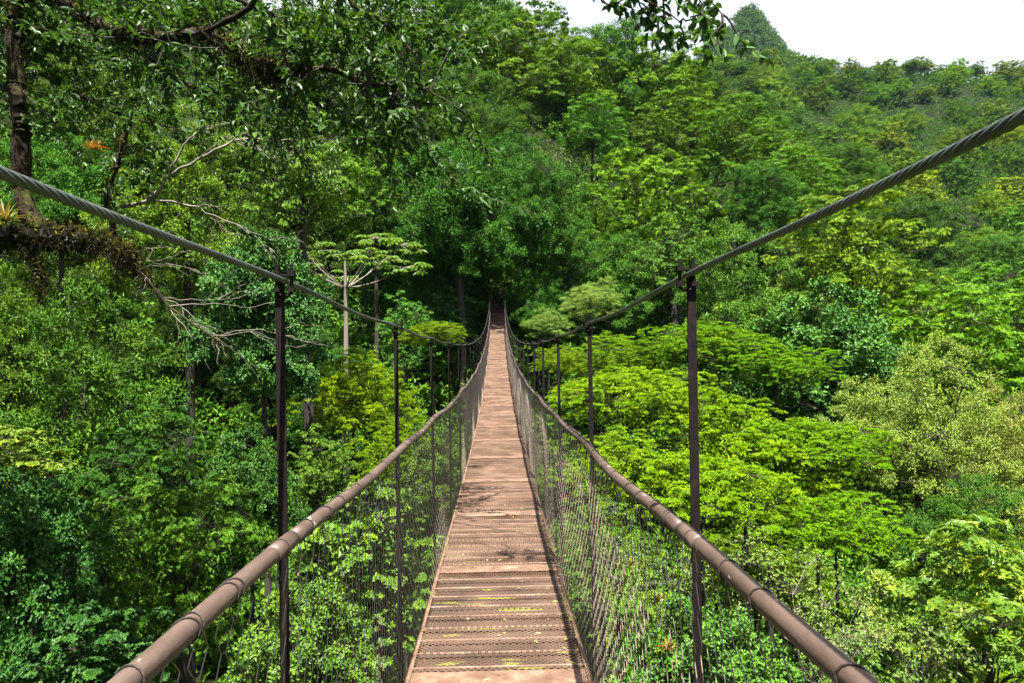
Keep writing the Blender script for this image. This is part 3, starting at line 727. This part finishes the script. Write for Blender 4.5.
tk=MB(); main=wob(curve([OFF,at(-112,330,D0),at(-105,120,D0),at(-80,-60,D0),at(-60,-200,D0)],26),.03)
tube(tk,main,np.linspace(.30,.15,26),12); mp(tk,'trunk',M['mossbark'],True)
limb_paths=[]
def limb(pixels,r0,r1,n=28,w=.012,mat='mossbark',pw=1):
    P=wob(curve([at(*p) for p in pixels],n),w); rr=(r1+(r0-r1)*(1-np.linspace(0,1,n))**pw)*(1+.18*rng.normal(size=n))
    l=MB(); tube(l,P,np.abs(rr),9); mp(l,'limb',M[mat],True); limb_paths.append((P,r0)); return P
LA=limb([(-105,250,D0),(-40,238,7.3),(40,236,7.2),(85,240,7.1),(125,252,7.0),(150,285,6.9),(185,318,6.8),(225,345,6.7),(262,372,6.6)],.13,.006,36,pw=1.9)
LB=limb([(-90,-30,D0),(-10,-22,7.3),(62,-2,7.2),(105,26,7.1),(150,38,7.0),(205,34,6.9),(240,55,6.9),(262,66,6.8),(330,70,6.7),(370,84,6.6),(405,86,6.4),(430,92,6.3)],.10,.012,44)
LC=limb([(40,236,7.2),(24,200,7.2),(22,130,7.2),(12,60,7.2),(16,10,7.2),(30,-80,7.2)],.085,.06,24)
LD=limb([(115,245,9),(108,190,9),(122,150,9),(128,110,9)],.05,.025,14)
LE=limb([(118,208,9),(150,200,9),(170,175,9),(200,160,9),(222,145,9),(262,138,9),(300,150,9)],.026,.006,22,mat='palebark')
LF=limb([(170,175,9),(180,150,9),(200,130,9),(250,125,9)],.016,.005,14,mat='palebark')
LG=limb([(205,34,6.9),(250,5,6.6),(300,-40,6.2),(420,-130,5.4),(560,-130,4.8),(640,-80,4.4),(690,-20,4.1),(722,14,4.0)],.034,.003,40,pw=1.3)
LS=limb([(520,-110,4.6),(560,-60,4.4),(600,-25,4.3),(645,0,4.2),(680,22,4.1)],.012,.003,22)
LT=limb([(470,-120,4.7),(535,-50,4.5),(585,-12,4.3),(608,6,4.25)],.010,.003,20)
LH=limb([(150,200,9),(190,205,9),(230,222,9),(270,240,9)],.014,.004,14,mat='palebark')
# bare twigs
def spray(P,i0,n,ln,dirv,r=.006,depth=2,tw=None):
    top=tw is None
    if top: tw=MB()
    for _ in range(n):
        k=rng.integers(i0,len(P)); d=norm(np.array(dirv)+rng.normal(size=3)*.45); e=P[k]+d*ln*rng.uniform(.5,1.1)
        c=wob(curve([P[k],(P[k]+e)/2+rng.normal(size=3)*.06*ln+np.array([0,0,.05*ln]),e],8),.008)
        tube(tw,c,np.linspace(r,r*.3,8),5)
        if depth>1: spray(c,3,3,ln*.55,d,r*.55,depth-1,tw)
    if top: mp(tw,'bare_twig',M['palebark'])
spray(LA[:33],19,10,1.0,(.9,0,-.35),.0045); spray(LE,10,9,.8,(.8,0,-.2)); spray(LH,4,6,.6,(.8,0,-.3)); spray(LF,5,4,.5,(.8,0,.1))
# leafy twigs
lf=MB(); tg=MB()
def leafy(P,i0,n,ln,dirv,nleaf=27,L=.082,W=.038,sp=.55):
    for _ in range(n):
        k=rng.integers(i0,len(P)); d=norm(np.array(dirv)+rng.normal(size=3)*sp); l=ln*rng.uniform(.5,1.3); e=P[k]+d*l+np.array([0,0,-.25*l*rng.random()])
        c=wob(curve([P[k],(P[k]+e)/2+rng.normal(size=3)*.08*l,e],9),.01); tube(tg,c,np.linspace(.008,.0025,9),4)
        for s2 in range(3):
            q=c[rng.integers(3,9)]; e2=q+norm(d+rng.normal(size=3)*.7)*l*.45; prisms(tg,[q],[e2],.002,3)
            t=rng.uniform(.15,1.05,nleaf//2)[:,None]; B=q+(e2-q)*t; m=len(B)
            A=norm(norm(e2-q)*.6+rng.normal(size=(m,3))*.6+np.array([0,0,-.12])); Nn=norm(np.array([0,-.15,.9])+rng.normal(size=(m,3))*.5)
            leaves(lf,B,Nn,A,L*rng.uniform(.7,1.25,m),W*rng.uniform(.8,1.2,m),np.clip(rng.normal(.45,.2,m),0,1),True,.2)
        t=rng.uniform(.35,1.02,nleaf)[:,None]; idx=(t[:,0]*8).clip(0,7.99).astype(int); B=c[idx]+(c[idx+1]-c[idx])*rng.random((nleaf,1)); m=nleaf
        A=norm(d*.5+rng.normal(size=(m,3))*.6+np.array([0,0,-.1])); Nn=norm(np.array([0,-.15,.9])+rng.normal(size=(m,3))*.5)
        leaves(lf,B,Nn,A,L*rng.uniform(.7,1.25,m),W*rng.uniform(.8,1.2,m),np.clip(rng.normal(.45,.2,m),0,1),True,.2)
leafy(LB,20,50,.95,(.4,.15,.05)); leafy(LB,34,10,.6,(.3,.2,.1)); leafy(LB,2,60,.9,(.2,.3,.25)); leafy(LB,2,26,.8,(.1,.3,-.7))
leafy(LC,8,22,.7,(.5,.3,.2)); leafy(LD,4,16,.7,(.4,0,.4)); 
leafy(LG,33,9,.26,(.3,0,-.3),8,.075,.042,.5); leafy(LT,8,8,.2,(.3,0,-.3),7,.075,.042,.5); leafy(LS,8,13,.24,(.3,0,-.3),7,.075,.042,.5)
# second storey of boughs behind, to fill the upper left
for a in [((-60,-60,9),(80,20,9.4),(200,90,9.6),(300,120,9.6)),((60,-80,8.6),(220,-10,8.8),(330,40,8.8),(420,70,8.6)),((-60,40,9),(30,70,9.6),(110,110,10),(180,130,10)),((220,-80,7.6),(320,-20,7.6),(390,30,7.5),(430,70,7.4))]:
    Pq=limb(list(a),.05,.01,26); leafy(Pq,3,34,.9,(.4,.1,-.1))
mp(tg,'twig',M['bark']); mp(lf,'crown',M['over'])
# hanging moss
ms=MB()
def moss(P,i0,i1,n,hang,wid,col=(.25,.6)):
    n=int(n*1.9)
    idx=rng.integers(i0,i1,n); B=P[idx]+rng.normal(size=(n,3))*wid; w_=np.sin(B[:,:1]*23+np.cos(B[:,1:2]*17))*.5
    A=np.tile([0,0,-1.],(n,1))+rng.normal(size=(n,3))*.42+w_*np.array([.25,.1,0]); hang=hang*(.75+w_[:,0]*.7); Nn=rdir(rng,n)
    sh=rng.random(n)<.6; A=np.where(sh[:,None],rdir(rng,n)+np.array([0,0,-.3]),A); hl=np.where(sh,.045*rng.uniform(.4,1.3,n),hang*rng.uniform(.15,1.0,n)**1.3)
    leaves(ms,B,Nn,A,hl,np.where(sh,.013,.006),rng.uniform(*col,n),True,.05)
    n2=n//6; B=P[rng.integers(i0,i1,n2)]+rng.normal(size=(n2,3))*wid*.8+np.array([0,0,.03]); 
    leaves(ms,B,rdir(rng,n2),rdir(rng,n2)+np.array([0,0,.9]),.05*rng.uniform(.5,1.2,n2),.014,rng.uniform(.5,1,n2),True)
moss(LA,2,22,4200,.20,.075,(.0,.4)); moss(LA,14,24,900,.3,.05,(.0,.4)); moss(LA,5,20,160,.05,.06,(.7,1)); moss(LB,9,28,1500,.13,.045,(.1,.5)); moss(LB,27,34,1400,.34,.05,(.2,.55)); moss(LB,18,21,300,.25,.04); moss(LC,0,22,1300,.12,.045,(.1,.6)); moss(LD,0,12,600,.12,.04)
for P_,i0_,i1_,r_ in ((LA,2,19,.105),(LB,10,30,.055),(LB,28,33,.075),(LC,0,20,.07)):
    k_=i1_-i0_; q_=P_[i0_:i1_]+rng.normal(size=(k_,3))*.02-np.array([0,0,.02]); q_=curve(q_,k_*4)
    tube(ms,q_,r_*(1+.35*np.sin(np.arange(k_*4)*.9)*np.sin(np.arange(k_*4)*.37)+.15*rng.normal(size=k_*4))*np.sin(np.linspace(.3,2.8,k_*4))**.4,9)
tail=curve([at(30,250,7.2),at(40,275,7.2),at(42,300,7.2)],8); moss(tail,0,8,500,.2,.04,(.05,.4))
mp(ms,'moss',M['moss_leaf'])
# bromeliads on the limbs
def bromeliad(p,size,label,tintc):
    b=MB(); n_=26; a=np.arange(n_)*2.4; t=np.linspace(.3,1.25,n_)
    for q in range(n_):
        d=np.array([math.cos(a[q])*math.sin(t[q]),math.sin(a[q])*math.sin(t[q]),math.cos(t[q])]); side=norm(np.cross(d,[0,0,1.])); k=np.linspace(0,1,7)
        c=size*(k[:,None]*d)-np.array([0,0,1])*(k**2.4)[:,None]*size*.45*math.sin(t[q]); w=size*.05*(1-k**2)+.001
        V=np.concatenate([c+side*w[:,None]+[0,0,.006],c,c-side*w[:,None]+[0,0,.006]]); i=np.arange(6)
        b.add(V,np.concatenate([np.stack([i,i+1,i+8,i+7],-1),np.stack([i+7,i+8,i+15,i+14],-1)]),np.full(12,rng.random()))
    o=b.build('bromeliad',M['brom']); o.location=p; o.color=(*tintc,1); o['label']=label; o['category']='bromeliad'; o['group']='bromeliads on the mossy tree'
bromeliad(LC[18]+np.array([.06,-.05,.02]),.5,'green bromeliad perched on the slender stem at the top left corner',(.8,1,.8))
bromeliad(at(4,222,7.0),.3,'spiky pale bromeliad on the mossy limb at the left edge',(1.3,1.1,1))
bromeliad(at(95,150,9),.2,'small orange bromeliad among the lichen branches at upper left',(2.4,1.0,.5))

bromeliad(at(657,603,5.6),.13,'yellow green bromeliad low behind the right netting near the camera',(1.1,1.0,.4))
bromeliad(at(632,566,6.4),.11,'small yellow bromeliad behind the right netting, above the larger one',(1.1,1.0,.4))
bromeliad(at(668,650,5.2),.11,'orange tinged bromeliad lowest behind the right netting',(1.4,.9,.4))
for o in SC.objects:
    if o.name.startswith('bromeliad') and o['label'].find('netting')>0: o['group']='bromeliads in the scrub by the netting'
# ------------------------------------------------------------------ haze
hz=MB(); box(hz,(90,330,120),(420,420,230))
m_,nt,out=newmat('haze_air'); pv=nd(nt,'ShaderNodeVolumePrincipled'); pv.inputs['Density'].default_value=HAZE; pv.inputs['Color'].default_value=(.45,.72,1,1); pv.inputs['Anisotropy'].default_value=.2
nt.links.new(pv.outputs[0],out.inputs['Volume'])
if HAZE>0:
    o=hz.build('haze',m_); o['kind']='stuff'; o['label']='thin bluish haze over the valley'; o['category']='haze'
# ------------------------------------------------------------------ light, sky, view
EL,AZ=71,rad(174)          # azimuth measured from +Y towards +X
sd=Vector((math.sin(AZ)*math.cos(rad(EL)),math.cos(AZ)*math.cos(rad(EL)),math.sin(rad(EL))))
sl=bpy.data.lights.new('sun','SUN'); sl.energy=5.0; sl.angle=rad(.5); sl.color=(1,.955,.87)
so=link(bpy.data.objects.new('sun',sl)); so.rotation_euler=sd.to_track_quat('Z','Y').to_euler(); so.location=(0,0,200)
w=bpy.data.worlds.new('World'); SC.world=w; w.use_nodes=True
nt=w.node_tree; nt.nodes.clear(); Lk=nt.links.new
sky=nd(nt,'ShaderNodeTexSky',sky_type='NISHITA'); sky.sun_disc=False; sky.sun_elevation=rad(EL); sky.sun_rotation=AZ
sky.air_density=1.0; sky.dust_density=2.0
tc=nd(nt,'ShaderNodeTexCoord'); nz=nd(nt,'ShaderNodeTexNoise'); nz.inputs['Scale'].default_value=2.2; nz.inputs['Detail'].default_value=6
Lk(tc.outputs['Generated'],nz.inputs['Vector'])
rp=ramp(nt,[(.3,(.55,.55,.55)),(.65,(.85,.85,.85))]); Lk(nz.outputs['Fac'],rp.inputs[0])
mx=nd(nt,'ShaderNodeMix',data_type='RGBA'); Lk(rp.outputs[0],mx.inputs[0]); Lk(sky.outputs[0],mx.inputs[6]); mx.inputs[7].default_value=(4.5,4.6,4.7,1)
bg=nd(nt,'ShaderNodeBackground'); bg.inputs[1].default_value=.05; Lk(mx.outputs[2],bg.inputs[0])
wo=nd(nt,'ShaderNodeOutputWorld'); Lk(bg.outputs[0],wo.inputs[0])
SC.render.engine='CYCLES'
vs=SC.view_settings; vs.view_transform='Standard'; vs.look='None'; vs.gamma=1; vs.exposure=2.5; vs.use_curve_mapping=False
cy=SC.cycles; cy.max_bounces=5; cy.diffuse_bounces=1; cy.glossy_bounces=2; cy.transmission_bounces=4; cy.transparent_max_bounces=8
cy.caustics_reflective=False; cy.caustics_refractive=False
SC.render.resolution_x=1024; SC.render.resolution_y=683
